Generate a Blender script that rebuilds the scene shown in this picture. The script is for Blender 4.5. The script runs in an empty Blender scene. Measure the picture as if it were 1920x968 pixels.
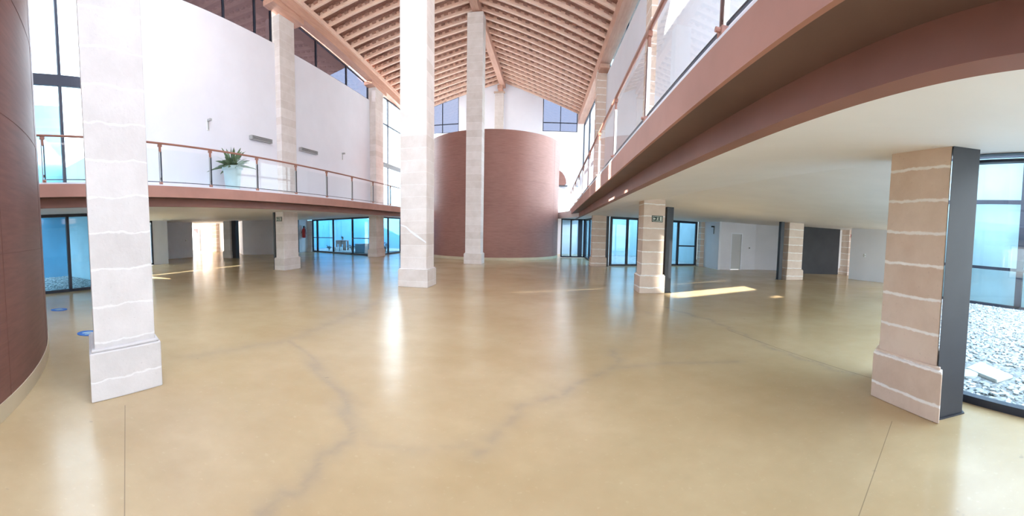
import bpy, bmesh, math, random
from mathutils import Vector, Matrix
random.seed(7)
S = bpy.context.scene
C = S.collection
PI = math.pi

# ------------------------------------------------------------------ helpers
def wloc(o):
    v = Vector((0, 0, 0))
    while o is not None:
        v += o.location
        o = o.parent
    return v

class MB:
    """collects shapes in world coordinates; build() links them as ONE mesh object"""
    def __init__(s):
        s.bm = bmesh.new()
    def hexa(s, p):
        v = [s.bm.verts.new(q) for q in p]
        for f in ((0, 3, 2, 1), (4, 5, 6, 7), (0, 1, 5, 4), (1, 2, 6, 5), (2, 3, 7, 6), (3, 0, 4, 7)):
            s.bm.faces.new([v[i] for i in f])
        return s
    def box(s, x0, x1, y0, y1, z0, z1):
        return s.hexa([(x0, y0, z0), (x1, y0, z0), (x1, y1, z0), (x0, y1, z0),
                       (x0, y0, z1), (x1, y0, z1), (x1, y1, z1), (x0, y1, z1)])
    def wall(s, a, b, z0, z1, t=.12, side=0, z1b=None):
        """upright slab from plan point a to b; side -1/0/+1 = thickness to the right / centred / left"""
        a = Vector(a); b = Vector(b); d = (b - a).normalized(); n = Vector((-d.y, d.x))
        o0 = n * (t * (side - 1) / 2); o1 = n * (t * (side + 1) / 2)
        z1b = z1 if z1b is None else z1b
        P = [a + o0, b + o0, b + o1, a + o1]
        Z = [z1, z1b, z1b, z1]
        return s.hexa([(p.x, p.y, z0) for p in P] + [(p.x, p.y, z) for p, z in zip(P, Z)])
    def bar(s, p, q, w, h, up=(0, 0, 1)):
        p = Vector(p); q = Vector(q); d = (q - p).normalized()
        u = Vector(up); r = d.cross(u)
        if r.length < 1e-4: r = d.cross(Vector((1, 0, 0)))
        r.normalize(); u = r.cross(d)
        r *= w / 2; u *= h / 2
        return s.hexa([p - r - u, p + r - u, q + r - u, q - r - u, p - r + u, p + r + u, q + r + u, q - r + u])
    def prism(s, poly, z0, z1):
        n = len(poly)
        z0 = z0 if hasattr(z0, '__len__') else [z0] * n
        z1 = z1 if hasattr(z1, '__len__') else [z1] * n
        a = [s.bm.verts.new((p[0], p[1], z)) for p, z in zip(poly, z0)]
        b = [s.bm.verts.new((p[0], p[1], z)) for p, z in zip(poly, z1)]
        f1 = s.bm.faces.new(a[::-1]); f2 = s.bm.faces.new(b)
        for i in range(n):
            j = (i + 1) % n
            s.bm.faces.new((a[i], a[j], b[j], b[i]))
        bmesh.ops.triangulate(s.bm, faces=[f1, f2])
        return s
    def tube(s, path, r, n=10, cap=True):
        path = [Vector(p) for p in path]; rings = []
        for i, p in enumerate(path):
            d = (path[min(i + 1, len(path) - 1)] - path[max(i - 1, 0)]).normalized()
            u = Vector((0, 0, 1)) if abs(d.z) < .95 else Vector((1, 0, 0))
            a = d.cross(u).normalized(); b = a.cross(d)
            rr = r[i] if hasattr(r, '__len__') else r
            rings.append([s.bm.verts.new(p + a * rr * math.cos(2 * PI * k / n) + b * rr * math.sin(2 * PI * k / n)) for k in range(n)])
        for A, B in zip(rings, rings[1:]):
            for k in range(n):
                s.bm.faces.new((A[k], A[(k + 1) % n], B[(k + 1) % n], B[k]))
        if cap:
            s.bm.faces.new(rings[0]); s.bm.faces.new(rings[-1][::-1])
        return s
    def lathe(s, c, prof, n=28):
        rings = []
        for r, z in prof:
            rings.append([s.bm.verts.new((c[0] + r * math.cos(2 * PI * k / n), c[1] + r * math.sin(2 * PI * k / n), c[2] + z)) for k in range(n)])
        for A, B in zip(rings, rings[1:]):
            for k in range(n):
                s.bm.faces.new((A[k], A[(k + 1) % n], B[(k + 1) % n], B[k]))
        s.bm.faces.new(rings[0][::-1]); s.bm.faces.new(rings[-1])
        return s
    def arc(s, c, r0, r1, a0, a1, z0, z1, n=64):
        rows = []
        for i in range(n + 1):
            a = a0 + (a1 - a0) * i / n
            ca, sa = math.cos(a), math.sin(a)
            rows.append([s.bm.verts.new((c[0] + r * ca, c[1] + r * sa, z)) for r, z in ((r0, z0), (r1, z0), (r1, z1), (r0, z1))])
        for A, B in zip(rows, rows[1:]):
            for k in range(4):
                s.bm.faces.new((A[k], A[(k + 1) % 4], B[(k + 1) % 4], B[k]))
        if abs(a1 - a0) < 2 * PI - 1e-4:
            s.bm.faces.new(rows[0][::-1]); s.bm.faces.new(rows[-1])
        return s
    def build(s, name, mat, parent=None, smooth=False, bevel=0):
        bm = s.bm
        bmesh.ops.recalc_face_normals(bm, faces=bm.faces)
        if parent is None:
            xs = [v.co for v in bm.verts]
            o = Vector(((min(c.x for c in xs) + max(c.x for c in xs)) / 2, (min(c.y for c in xs) + max(c.y for c in xs)) / 2, min(c.z for c in xs)))
        else:
            o = wloc(parent)
        bmesh.ops.translate(bm, verts=bm.verts, vec=-o)
        me = bpy.data.meshes.new(name); bm.to_mesh(me); bm.free()
        for m in (mat if isinstance(mat, (list, tuple)) else [mat]): me.materials.append(m)
        if smooth:
            for p in me.polygons: p.use_smooth = True
            try: me.set_sharp_from_angle(angle=math.radians(35))
            except Exception: pass
        ob = bpy.data.objects.new(name, me); C.objects.link(ob)
        if parent is None: ob.location = o
        else: ob.parent = parent
        if bevel:
            b = ob.modifiers.new('bevel', 'BEVEL'); b.width = bevel; b.segments = 2; b.limit_method = 'ANGLE'
        return ob

def thing(name, label, cat, loc, group=None):
    o = bpy.data.objects.new(name, None); C.objects.link(o)
    o.empty_display_size = .2
    o.location = loc; o['label'] = label; o['category'] = cat
    if group: o['group'] = group
    return o
def tag(o, label, cat, group=None):
    o['label'] = label; o['category'] = cat
    if group: o['group'] = group
    return o
def struct(o, label=None, cat=None):
    o['kind'] = 'structure'
    if label: o['label'] = label
    if cat: o['category'] = cat
    return o
def sroot(name, loc, label, cat):
    o = bpy.data.objects.new(name, None); C.objects.link(o); o.location = loc
    return struct(o, label, cat)

# ------------------------------------------------------------------ materials
class NT:
    def __init__(s, name):
        s.m = bpy.data.materials.new(name); s.m.use_nodes = True
        s.t = s.m.node_tree; s.n = s.t.nodes; s.l = s.t.links
        s.b = s.n['Principled BSDF']; s.out = s.n['Material Output']
    def node(s, typ, ins=None, **kw):
        n = s.n.new(typ)
        for k, v in kw.items(): setattr(n, k, v)
        for k, v in (ins or {}).items():
            if hasattr(v, 'is_output'): s.l.new(v, n.inputs[k])
            else: n.inputs[k].default_value = v
        return n
    def math(s, op, a, b=0.0, c=None, clamp=False):
        n = s.n.new('ShaderNodeMath'); n.operation = op; n.use_clamp = clamp
        for i, v in enumerate((a, b) if c is None else (a, b, c)):
            if hasattr(v, 'is_output'): s.l.new(v, n.inputs[i])
            else: n.inputs[i].default_value = v
        return n.outputs[0]
    def noise(s, vec, scale, detail=4, rough=.55):
        return s.node('ShaderNodeTexNoise', {'Vector': vec, 'Scale': scale, 'Detail': detail, 'Roughness': rough}).outputs['Fac']
    def mix(s, f, a, b):
        n = s.n.new('ShaderNodeMix'); n.data_type = 'RGBA'
        for k, v in ((0, f), (6, a), (7, b)):
            if hasattr(v, 'is_output'): s.l.new(v, n.inputs[k])
            else: n.inputs[k].default_value = v if k == 0 else (*v[:3], 1)
        return n.outputs[2]
    def ramp(s, f, a, b):
        n = s.n.new('ShaderNodeMapRange'); n.clamp = True
        s.l.new(f, n.inputs[0]); n.inputs[1].default_value = a; n.inputs[2].default_value = b
        return n.outputs[0]
    def pos(s): return s.node('ShaderNodeNewGeometry').outputs['Position']
    def bump(s, h, strength=.2, dist=.02):
        n = s.node('ShaderNodeBump', {'Height': h, 'Strength': strength, 'Distance': dist})
        s.l.new(n.outputs[0], s.b.inputs['Normal'])
    def set(s, **kw):
        for k, v in kw.items():
            k = {'color': 'Base Color', 'rough': 'Roughness', 'metal': 'Metallic', 'spec': 'Specular IOR Level', 'coat': 'Coat Weight', 'coatr': 'Coat Roughness'}[k]
            if hasattr(v, 'is_output'): s.l.new(v, s.b.inputs[k])
            else: s.b.inputs[k].default_value = (*v, 1) if hasattr(v, '__len__') else v
        return s

def paint(name, col, rough=.6, var=.06, spec=.3, scale=1.3):
    t = NT(name); p = t.pos(); f = t.noise(p, scale, 5)
    d = tuple(c * (1 - var * 2) for c in col)
    t.set(color=t.mix(t.ramp(f, .35, .65), d, col), rough=rough, spec=spec)
    t.bump(t.noise(p, 60, 2), .06, .004)
    return t.m

def stone(name, a, b, joint, jw, pitch=.32, jitter=.03, jmix=1.0):
    t = NT(name); p = t.pos()
    z = t.node('ShaderNodeSeparateXYZ', {0: p}).outputs[2]
    wob = t.math('MULTIPLY', t.math('SUBTRACT', t.noise(p, 3.2, 4), .5), jitter * 2)
    zz = t.math('DIVIDE', t.math('ADD', t.math('ADD', z, wob), 0.16), pitch)
    fr = t.math('FRACT', zz)
    d = t.math('MULTIPLY', t.math('SUBTRACT', .5, t.math('ABSOLUTE', t.math('SUBTRACT', fr, .5))), pitch)
    jn = t.math('ADD', jw, t.math('MULTIPLY', t.math('SUBTRACT', t.noise(p, 14, 3), .5), jw * 1.6))
    j = t.math('MULTIPLY', t.ramp(t.math('SUBTRACT', jn, d), -.004, .006), jmix)
    cid = t.math('FLOOR', zz)
    wn = t.node('ShaderNodeTexWhiteNoise', {'W': cid}, noise_dimensions='1D').outputs[0]
    f = t.math('ADD', t.math('MULTIPLY', t.noise(p, 2.6, 6, .65), .75), t.math('MULTIPLY', wn, .25))
    col = t.mix(t.ramp(f, .3, .7), a, b)
    pits = t.ramp(t.noise(p, 28, 3), .66, .74)
    col = t.mix(t.math('MULTIPLY', pits, .22), col, tuple(c * .6 for c in a))
    t.set(color=t.mix(j, col, joint), rough=.82, spec=.2)
    t.bump(t.math('ADD', t.math('MULTIPLY', t.noise(p, 30, 5), .5), t.math('MULTIPLY', j, -.5)), .35, .015)
    return t.m

def wood(name, a, b, rough=.5, scale=(2, 2, .4), seam=None):
    t = NT(name); p = t.pos()
    mp = t.node('ShaderNodeMapping', {'Vector': p, 'Scale': scale}).outputs[0]
    g = t.noise(mp, 5, 6, .6)
    big = t.noise(p, .7, 3)
    f = t.math('ADD', t.math('MULTIPLY', g, .6), t.math('MULTIPLY', big, .4))
    t.set(color=t.mix(t.ramp(f, .35, .66), a, b), rough=rough, spec=.35)
    t.bump(g, .1, .006)
    return t.m

def glass(name, tint, refl=1.0, rough=0.0):
    t = NT(name); t.n.remove(t.b)
    tr = t.node('ShaderNodeBsdfTransparent', {'Color': (*tint, 1)})
    gl = t.node('ShaderNodeBsdfGlossy', {'Color': (1, 1, 1, 1), 'Roughness': rough})
    fc = t.node('ShaderNodeLayerWeight', {'Blend': .5}).outputs['Facing']
    f = t.math('MULTIPLY', t.math('ADD', .03, t.math('MULTIPLY', t.math('POWER', fc, 5.0), .75)), refl, clamp=True)
    mx = t.node('ShaderNodeMixShader', {0: f, 1: tr.outputs[0], 2: gl.outputs[0]})
    t.l.new(mx.outputs[0], t.out.inputs[0])
    return t.m

M = {}
M['white'] = paint('white wall paint', (.81, .815, .88), .7, .015)
M['soffit'] = paint('white soffit paint', (.83, .82, .83), .6, .02, .35)
M['grey_wall'] = paint('grey wall paint', (.74, .725, .77), .7, .03)
M['shaded_wall'] = paint('wall paint darkened for shade', (.06, .06, .065), .75, .1)  # near black stands in for the missing light in the right recess
M['patio_wall'] = paint('pale patio render', (.44, .58, .62), .85, .05)
M['patio_skylit'] = paint('patio render tinted for sky light', (.19, .46, .66), .85, .05)  # white walls under blue sky; the sky light is put into the colour
M['steel'] = paint('dark grey steel', (.040, .042, .052), .45, .12, .4)
M['frame'] = paint('graphite window frame', (.030, .036, .055), .4, .1, .4)
M['brown_steel'] = paint('brown painted steel', (.20, .115, .10), .4, .05, .5)
M['chrome'] = NT('brushed steel').set(color=(.62, .60, .60), rough=.28, metal=1.0).m
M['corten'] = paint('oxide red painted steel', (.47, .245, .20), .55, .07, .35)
M['corten_shaded'] = paint('oxide red darkened for shade', (.30, .150, .125), .55, .07, .35)  # darker copy of the oxide red, shade on the edge beam put into it
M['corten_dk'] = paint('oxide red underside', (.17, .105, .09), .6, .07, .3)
M['rail'] = wood('reddish handrail timber', (.27, .115, .08), (.38, .175, .125), .4, (1, .2, 1))
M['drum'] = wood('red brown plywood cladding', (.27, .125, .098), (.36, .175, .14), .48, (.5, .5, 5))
M['drum_shaded'] = wood('red brown cladding darkened for shade', (.155, .070, .055), (.22, .10, .08), .48, (.5, .5, 5))  # drum cladding darkened to paint in the shade of its backlit side
M['seam'] = paint('dark seam', (.18, .085, .068), .6)
M['skirt'] = paint('pale stone skirting', (.62, .52, .36), .5, .06)
M['rafter'] = wood('pine rafter timber', (.78, .53, .41), (.88, .66, .54), .6, (.4, 3, 3))
M['beam'] = wood('glulam beam timber', (.52, .29, .21), (.66, .40, .30), .55, (3, .25, 3))
M['plate'] = paint('pale corbel plate', (.6, .45, .36), .6)
M['stone_r'] = stone('coursed salmon sandstone', (.63, .49, .40), (.75, .62, .53), (.90, .87, .85), .015)
M['stone_c'] = stone('coursed sandstone paled for glare', (.62, .555, .515), (.76, .705, .68), (.85, .83, .82), .007, .33, .02, .55)  # same sandstone as the right pillars, overexposure painted in as a paler tone
M['stone_l'] = stone('coursed sandstone whitened for glare', (.56, .53, .53), (.67, .64, .645), (.80, .79, .80), .011, .36, .06, .55)  # same sandstone again, glare on the left foreground pillar put into the colour
M['glass'] = glass('clear balustrade glass', (.975, .99, .99), .55)
M['glass_blue'] = glass('blue tinted window glass', (.64, .84, .94))
M['glass_pale'] = glass('pale window glass', (.93, .975, .99))
M['glass_grey'] = glass('grey tinted window glass', (.27, .28, .325))
M['door'] = paint('grey door paint', (.52, .51, .51), .5, .02)
M['door_dk'] = paint('dark maroon door', (.16, .09, .10), .5, .05)
M['black'] = paint('black plastic', (.02, .02, .022), .5, .1)
M['grey_pl'] = paint('grey metal fixture', (.42, .42, .42), .5, .05)
M['white_pl'] = paint('white plastic', (.8, .8, .8), .4, .02)
M['sign'] = paint('dark green sign face', (.025, .05, .04), .4, .05)
M['sign_mark'] = paint('pale sign pictogram', (.72, .78, .70), .5, .02)
M['red'] = paint('red enamel', (.55, .05, .05), .35, .05)
M['blue'] = paint('blue floor vinyl', (.04, .15, .48), .4, .05)
M['pot'] = paint('pale glazed pot', (.50, .66, .68), .35, .05)
M['terracotta'] = paint('grey brown timber', (.26, .17, .14), .7, .1)
M['slab'] = paint('concrete cover', (.58, .62, .60), .8, .08)
M['lampglow'] = NT('warm lamp').m
tl = NT('warm lit lamp'); tl.set(color=(.9, .6, .4))
tl.b.inputs['Emission Color'].default_value = (1, .45, .25, 1); tl.b.inputs['Emission Strength'].default_value = 3
M['lampglow'] = tl.m

t = NT('green leaves'); p = t.pos()
t.set(color=t.mix(t.noise(p, 9, 3), (.05, .10, .05), (.16, .24, .12)), rough=.5); M['leaf'] = t.m
t = NT('dry patio shrub'); p = t.pos()
t.set(color=t.mix(t.noise(p, 9, 3), (.10, .12, .08), (.26, .26, .17)), rough=.7); M['shrub'] = t.m

# gravel bed: pale river stones
t = NT('pale gravel'); p = t.pos()
v = t.node('ShaderNodeTexVoronoi', {'Vector': p, 'Scale': 16.0})
wn = t.node('ShaderNodeSeparateColor', {0: v.outputs['Color']}).outputs[0]
col = t.mix(wn, (.20, .215, .22), (.42, .44, .44))
t.set(color=col, rough=.8, spec=.25); t.bump(t.math('SUBTRACT', 1, v.outputs['Distance']), .9, .05); M['gravel'] = t.m
t = NT('pale pebbles'); oi = t.node('ShaderNodeNewGeometry').outputs['Random Per Island']
t.set(color=t.mix(oi, (.22, .24, .245), (.62, .65, .65)), rough=.7, spec=.3); M['pebble'] = t.m

# terracotta deck between the rafters
t = NT('terracotta roof deck'); p = t.pos()
bt = t.node('ShaderNodeTexBrick', {'Vector': p, 'Color1': (.44, .25, .19, 1), 'Color2': (.37, .205, .16, 1), 'Mortar': (.29, .16, .125, 1), 'Scale': 2.2, 'Mortar Size': .02})
t.set(color=t.mix(t.math('MULTIPLY', t.noise(p, 6, 4), .35), bt.outputs[0], (.45, .24, .17)), rough=.8, spec=.2); M['deck'] = t.m
t = NT('clay tile ends'); oi = t.node('ShaderNodeNewGeometry').outputs['Random Per Island']
t.set(color=t.mix(oi, (.40, .24, .185), (.52, .325, .255)), rough=.75, spec=.2); M['tile'] = t.m

# polished ochre concrete floor; the 'wear' attribute carries old crack repairs
t = NT('polished ochre concrete'); p = t.pos()
n1 = t.noise(p, .45, 5, .6); n2 = t.noise(p, 3.0, 6, .65); n3 = t.noise(p, 22, 4)
col = t.mix(t.ramp(n1, .32, .68), (.42, .292, .15), (.54, .41, .245))
col = t.mix(t.math('MULTIPLY', t.ramp(n2, .35, .75), .28), col, (.37, .265, .14))
col = t.mix(t.math('MULTIPLY', t.ramp(n3, .62, .8), .20), col, (.74, .62, .42))
w = t.node('ShaderNodeAttribute', attribute_name='wear').outputs['Fac']
w = t.math('MULTIPLY', w, t.math('ADD', .35, t.math('MULTIPLY', t.noise(p, 7, 5, .7), .9)), clamp=True)
col = t.mix(t.math('MULTIPLY', w, .55), col, (.245, .205, .17))
xyz = t.node('ShaderNodeSeparateXYZ', {0: p}).outputs
def joint(x0, y0, x1, y1, hw):
    L = math.hypot(x1 - x0, y1 - y0); ux, uy = (x1 - x0) / L, (y1 - y0) / L
    dx = t.math('SUBTRACT', xyz[0], x0); dy = t.math('SUBTRACT', xyz[1], y0)
    al = t.math('ADD', t.math('MULTIPLY', dx, ux), t.math('MULTIPLY', dy, uy))
    pe = t.math('ABSOLUTE', t.math('SUBTRACT', t.math('MULTIPLY', dx, uy), t.math('MULTIPLY', dy, ux)))
    on = t.math('MULTIPLY', t.math('GREATER_THAN', al, 0), t.math('LESS_THAN', al, L))
    return t.math('MULTIPLY', on, t.math('LESS_THAN', pe, hw))
js = t.math('MAXIMUM', joint(2.81, 2.33, .6, .9, .0035), joint(-3.29, 1.73, -1.0, .46, .0035))
js = t.math('MAXIMUM', js, joint(2.99, 6.2, 3.55, 3.1, .006))
col = t.mix(t.math('MULTIPLY', js, .6), col, (.16, .12, .08))
sp = t.ramp(t.noise(p, 5.5, 2), .745, .78)
col = t.mix(t.math('MULTIPLY', sp, .35), col, (.18, .15, .12))
t.set(color=col, rough=t.math('ADD', .16, t.math('MULTIPLY', n2, .14)), spec=.5)
t.bump(t.math('ADD', n2, t.math('MULTIPLY', n3, .3)), .05, .012); M['floor'] = t.m

# ------------------------------------------------------------------ reference lines of the plan
def lin(a, b, y): return a[0] + (b[0] - a[0]) * (y - a[1]) / (b[1] - a[1])
YE = 28.0                                     # gable wall
RX, RZ = -3.6, 11.75                          # ridge
def xr(y): return 2.62 - .0335 * (y - 9)      # right upper wall line
XL = -10.25                                   # left upper wall line
WT = 8.75                                     # top of the white walls
SO = 2.36                                     # soffit height
def zl(y): return 10.0 + (YE - y) * .064      # left roof edge height at X = -9.8
def zr(y): return 9.52                        # right roof edge height at X = 2.0
def roof_z(x, y):
    if x < RX: return RZ + (zl(y) - RZ) * (RX - x) / (RX + 9.8)
    return RZ + (zr(y) - RZ) * (x - RX) / (2.0 - RX)

# ------------------------------------------------------------------ floor
def seg_d(px, py, pl):
    best = 9
    for (x0, y0), (x1, y1) in zip(pl, pl[1:]):
        dx, dy = x1 - x0, y1 - y0
        L = dx * dx + dy * dy
        u = max(0, min(1, ((px - x0) * dx + (py - y0) * dy) / L))
        jx = .035 * math.sin(11 * py + 3 * px) + .02 * math.sin(27 * py + 19 * px)
        best = min(best, math.hypot(px + jx - x0 - u * dx, py + jx * .6 - y0 - u * dy))
    return best
CR = [([(-1.44, 1.61), (-1.45, 1.93), (-1.47, 2.34), (-1.49, 2.77), (-1.66, 2.95), (-1.92, 3.26), (-2.39, 3.66), (-2.94, 4.12), (-3.49, 4.51)], .05, .95),
      ([(-4.06, 3.15), (-3.96, 3.44), (-3.78, 3.97), (-3.52, 4.55), (-3.56, 5.39), (-3.63, 7.07), (-3.81, 9.18)], .13, .6),
      ([(-.48, 2.72), (-.4, 3.0), (-.3, 3.24), (-.29, 3.44), (-.21, 3.58), (.11, 3.8), (.35, 4.16), (.76, 4.59), (1.44, 4.68), (2.34, 4.56)], .05, .8),
      ([(.76, 4.59), (.9, 4.95), (.83, 5.27)], .05, .7),
      ([(-1.49, 2.77), (-1.25, 2.58), (-.94, 2.65), (-.65, 2.77), (-.4, 3.0)], .06, .45),
      ([(2.44, 8.49), (2.99, 7.03), (3.12, 5.73), (3.12, 5.05), (3.41, 3.5)], .035, .9),
      ([(1.16, 8.81), (1.65, 8.2), (2.17, 7.53)], .06, .4)]
def axis(lo, a, b, hi, fine):
    out = [lo + (a - lo) * i / 6 for i in range(6)]
    n = int((b - a) / fine); out += [a + (b - a) * i / n for i in range(n + 1)]
    return out + [b + (hi - b) * i / 6 for i in range(1, 7)]
xs = axis(-31, -4.6, 3.8, 15.5, .035); ys = axis(-7, .5, 9.6, YE + .3, .04)
verts = []; wear = []
for y in ys:
    for x in xs:
        w = 0
        if -4.7 < x < 3.9 and .4 < y < 9.7:
            for pl, r, s in CR:
                d = seg_d(x, y, pl)
                if d < r * 5: w = max(w, s * (.5 * math.exp(-(d / (2.2 * r)) ** 2) + .5 * math.exp(-(d / (.7 * r)) ** 2)))
        verts.append((x, y, 0)); wear.append(w)
nx = len(xs)
faces = [(j * nx + i, j * nx + i + 1, (j + 1) * nx + i + 1, (j + 1) * nx + i) for j in range(len(ys) - 1) for i in range(nx - 1)]
# leave the four gravel patios out of the floor slab: they lie a little higher on top of it
me = bpy.data.meshes.new('floor'); me.from_pydata(verts, [], faces); me.materials.append(M['floor'])
at = me.attributes.new('wear', 'FLOAT', 'POINT'); at.data.foreach_set('value', wear)
fl = bpy.data.objects.new('floor', me); C.objects.link(fl)
struct(fl, 'polished ochre concrete floor with dark crack repairs', 'floor')

# ------------------------------------------------------------------ stone pillars
PG = 'coursed stone pillars of the hall'
def off_poly(poly, d):
    n = len(poly); out = []
    cx = sum(p[0] for p in poly) / n; cy = sum(p[1] for p in poly) / n
    P = [Vector(p) for p in poly]
    for i in range(n):
        e0 = (P[i] - P[i - 1]).normalized(); e1 = (P[(i + 1) % n] - P[i]).normalized()
        n0 = Vector((e0.y, -e0.x)); n1 = Vector((e1.y, -e1.x))
        if n0.dot(P[i] - Vector((cx, cy))) < 0: n0, n1 = -n0, -n1
        b = (n0 + n1).normalized()
        q = P[i] + b * (d / max(.3, b.dot(n0)))
        out.append((q.x, q.y))
    return out
def pillar(poly, top, label, mat, plinth=.48, cap=False):
    cx = sum(p[0] for p in poly) / len(poly); cy = sum(p[1] for p in poly) / len(poly)
    t = thing('stone_pillar', label, 'pillar', (cx, cy, 0), PG)
    MB().prism(poly, .1, top).build('shaft', mat, t, bevel=.012)
    pb = MB(); pb.prism(off_poly(poly, .055), 0, plinth)
    pb.prism(off_poly(poly, .035), plinth, plinth + .03)
    pb.build('plinth', mat, t, bevel=.012)
    return t
def rect(x0, x1, y0, y1): return [(x0, y0), (x1, y0), (x1, y1), (x0, y1)]
pillar([(-3.55, 1.56), (-3.54, 2.26), (-4.2, 2.54), (-4.2, 1.84)], 11.1, 'huge whitish stone pillar in the left foreground beside the curved wooden wall', M['stone_l'])
pm = pillar(rect(-4.12, -3.36, 10.34, 11.05), 11.1, 'tall whitish stone pillar in the middle of the hall with a diagonal pale scar', M['stone_c'])
pillar(rect(-4.0, -3.27, 18.12, 18.8), 11.25, 'slender tall stone pillar standing right before the far wooden drum', M['stone_c'])
pillar([(3.13, 2.09), (3.16, 2.87), (3.72, 3.24), (3.69, 2.46)], 2.66, 'salmon stone pillar in the right foreground beside the gravel patio window', M['stone_r'])
p2 = pillar(rect(2.40, 3.0, 10.44, 11.06), 8.95, 'salmon stone pillar carrying the clear green exit sign on the right', M['stone_r'])
pillar(rect(1.86, 2.5, 18.52, 19.12), 8.95, 'salmon stone pillar beside the far right patio glazing next to the drum', M['stone_r'], .4)
pillar(rect(9.12, 9.85, 13.6, 14.25), SO, 'salmon stone pillar in the right hall before the dark partition', M['stone_r'], .4)
pillar(rect(-10.42, -10.0, 12.62, 13.6), 10.0, 'pale stone pillar carrying the small dark exit sign under the left balcony', M['stone_c'])
pillar(rect(-10.36, -9.87, 21.03, 22.1), 9.7, 'pale stone pillar between the two far left patio windows', M['stone_c'], .4)
pillar(rect(-18.35, -17.75, 17.1, 17.75), 2.3, 'grey shaded stone pillar deep under the left balcony beside the bright passage', M['stone_c'], .4)
pillar(rect(-25.3, -24.75, 22.25, 22.75), 2.3, 'small sandstone pillar standing inside the bright far left passage', M['stone_r'], .3)
pillar(rect(7.66, 8.02, 19.72, 20.15), SO, 'half hidden salmon stone pier at the right end of the far right patio glazing', M['stone_r'], .3)
pillar([(-17.2, 24.35), (-16.75, 24.35), (-16.75, 24.8), (-17.2, 24.8)], 2.3, 'narrow stone pier at the left end of the far left patio window', M['stone_c'], .3)
pillar(rect(14.0, 14.5, 15.3, 15.9), SO, 'dim stone pier at the back corner of the dark right recess', M['stone_r'], .3)
sc = MB()
SCP = [(-4.11, 1.72, .012), (-3.95, 1.66, .02), (-3.83, 1.55, .03), (-3.66, 1.43, .035), (-3.55, 1.36, .03), (-3.37, 1.24, .015)]
for (x0, z0_, w0), (x1, z1_, w1) in zip(SCP, SCP[1:]):
    sc.hexa([(x0, 10.334, z0_ - w0), (x1, 10.334, z1_ - w1), (x1, 10.345, z1_ - w1), (x0, 10.345, z0_ - w0), (x0, 10.334, z0_ + w0), (x1, 10.334, z1_ + w1), (x1, 10.345, z1_ + w1), (x0, 10.345, z0_ + w0)])
sc.build('mortar_scar', M['white'], pm)
# gable pilaster
t = thing('stone_pilaster', 'pale stone pilaster high on the gable wall under the ridge beam', 'pilaster', (-3.85, YE - .1, 6.0))
MB().box(-4.16, -3.54, YE - .14, YE, 6.0, 10.95).build('shaft', M['stone_c'], t, bevel=.01)
MB().box(-4.22, -3.48, YE - .2, YE, 10.95, 11.05).build('cap', M['plate'], t)

# ------------------------------------------------------------------ steel posts beside the pillars
def post(poly, z1, label, flange=True):
    cx = sum(p[0] for p in poly) / len(poly); cy = sum(p[1] for p in poly) / len(poly)
    t = thing('steel_post', label, 'post', (cx, cy, 0), 'dark steel posts beside the pillars')
    MB().prism(off_poly(poly, -.004), .012, z1).build('column', M['steel'], t, bevel=.006)
    MB().prism(off_poly(poly, .015), 0, .014).build('base_plate', M['steel'], t)
post([(3.108, 2.068), (3.44, 1.955), (3.80, 2.40), (3.70, 2.44)], 2.68, 'wide dark steel post between the right foreground pillar and the patio window')
post(rect(3.07, 3.27, 10.52, 10.76), SO, 'dark steel post on the right of the exit sign pillar')
post(rect(2.53, 2.66, 18.62, 18.8), SO, 'dark steel post at the left end of the far right patio glazing')
post(rect(8.76, 8.93, 13.68, 13.86), SO, 'dark steel post left of the pillar before the dark partition')
post(rect(-10.56, -10.46, 12.62, 12.84), SO, 'thin dark steel post left of the pillar with the small exit sign')
post(rect(-17.72, -17.38, 17.2, 17.5), 2.3, 'blue grey steel post beside the shaded pillar deep on the left')

# ------------------------------------------------------------------ wooden drums
def drum(c, r, a0, a1, h, label, nseam, skirt=.14, mat='drum'):
    t = thing('wood_drum', label, 'curved wall', (c[0], c[1], 0))
    MB().arc(c, r - .22, r, a0, a1, skirt, h, 96).build('cladding', M[mat], t, smooth=True)
    MB().arc(c, r - .2, r + .012, a0, a1, 0, skirt, 96).build('skirting', M['skirt'], t, smooth=True)
    sb = MB()
    for k in range(nseam):
        a = a0 + (a1 - a0) * (k + .5) / nseam
        da = .004 / r
        sb.arc(c, r - .004, r + .003, a - da, a + da, skirt, h, 1)
    for z in (1.5, 2.85, 4.2, 5.55):
        if z < h: sb.arc(c, r - .004, r + .0025, a0, a1, z - .003, z + .003, 96)
    sb.build('panel_seam', M['seam'], t)
    return t
drum((-3.62, 24.55), 3.95, -PI - .2, .2, 6.75, 'far red brown wooden drum closing the end of the hall', 3)
drum((-7.79, -4.93), 7.0, math.radians(-10), math.radians(118), 7.4, 'near red brown curved wooden wall at the left edge of the view', 9, .16, 'drum_shaded')
# small curved wooden end seen past the drum on the right
t = thing('wood_bracket', 'small half round wooden end on the gable wall right of the drum', 'bracket', (.55, YE - .3, 4.6))
b = MB()
pz_ = [(.35, 5.72), (.35, 4.72), (.72, 4.72), (.86, 4.85), (.84, 5.08), (.74, 5.34), (.58, 5.56)]
fa = [b.bm.verts.new((x, YE - .55, z)) for x, z in pz_]; fb = [b.bm.verts.new((x, YE - .02, z)) for x, z in pz_]
b.bm.faces.new(fa); b.bm.faces.new(fb[::-1])
for i in range(len(pz_)): b.bm.faces.new((fa[i], fa[(i + 1) % 7], fb[(i + 1) % 7], fb[i]))
b.build('body', M['drum'], t, bevel=.01)
MB().box(.3, .95, YE - .5, YE, 4.68, 4.72).build('bracket_plate', M['steel'], t)

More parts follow.
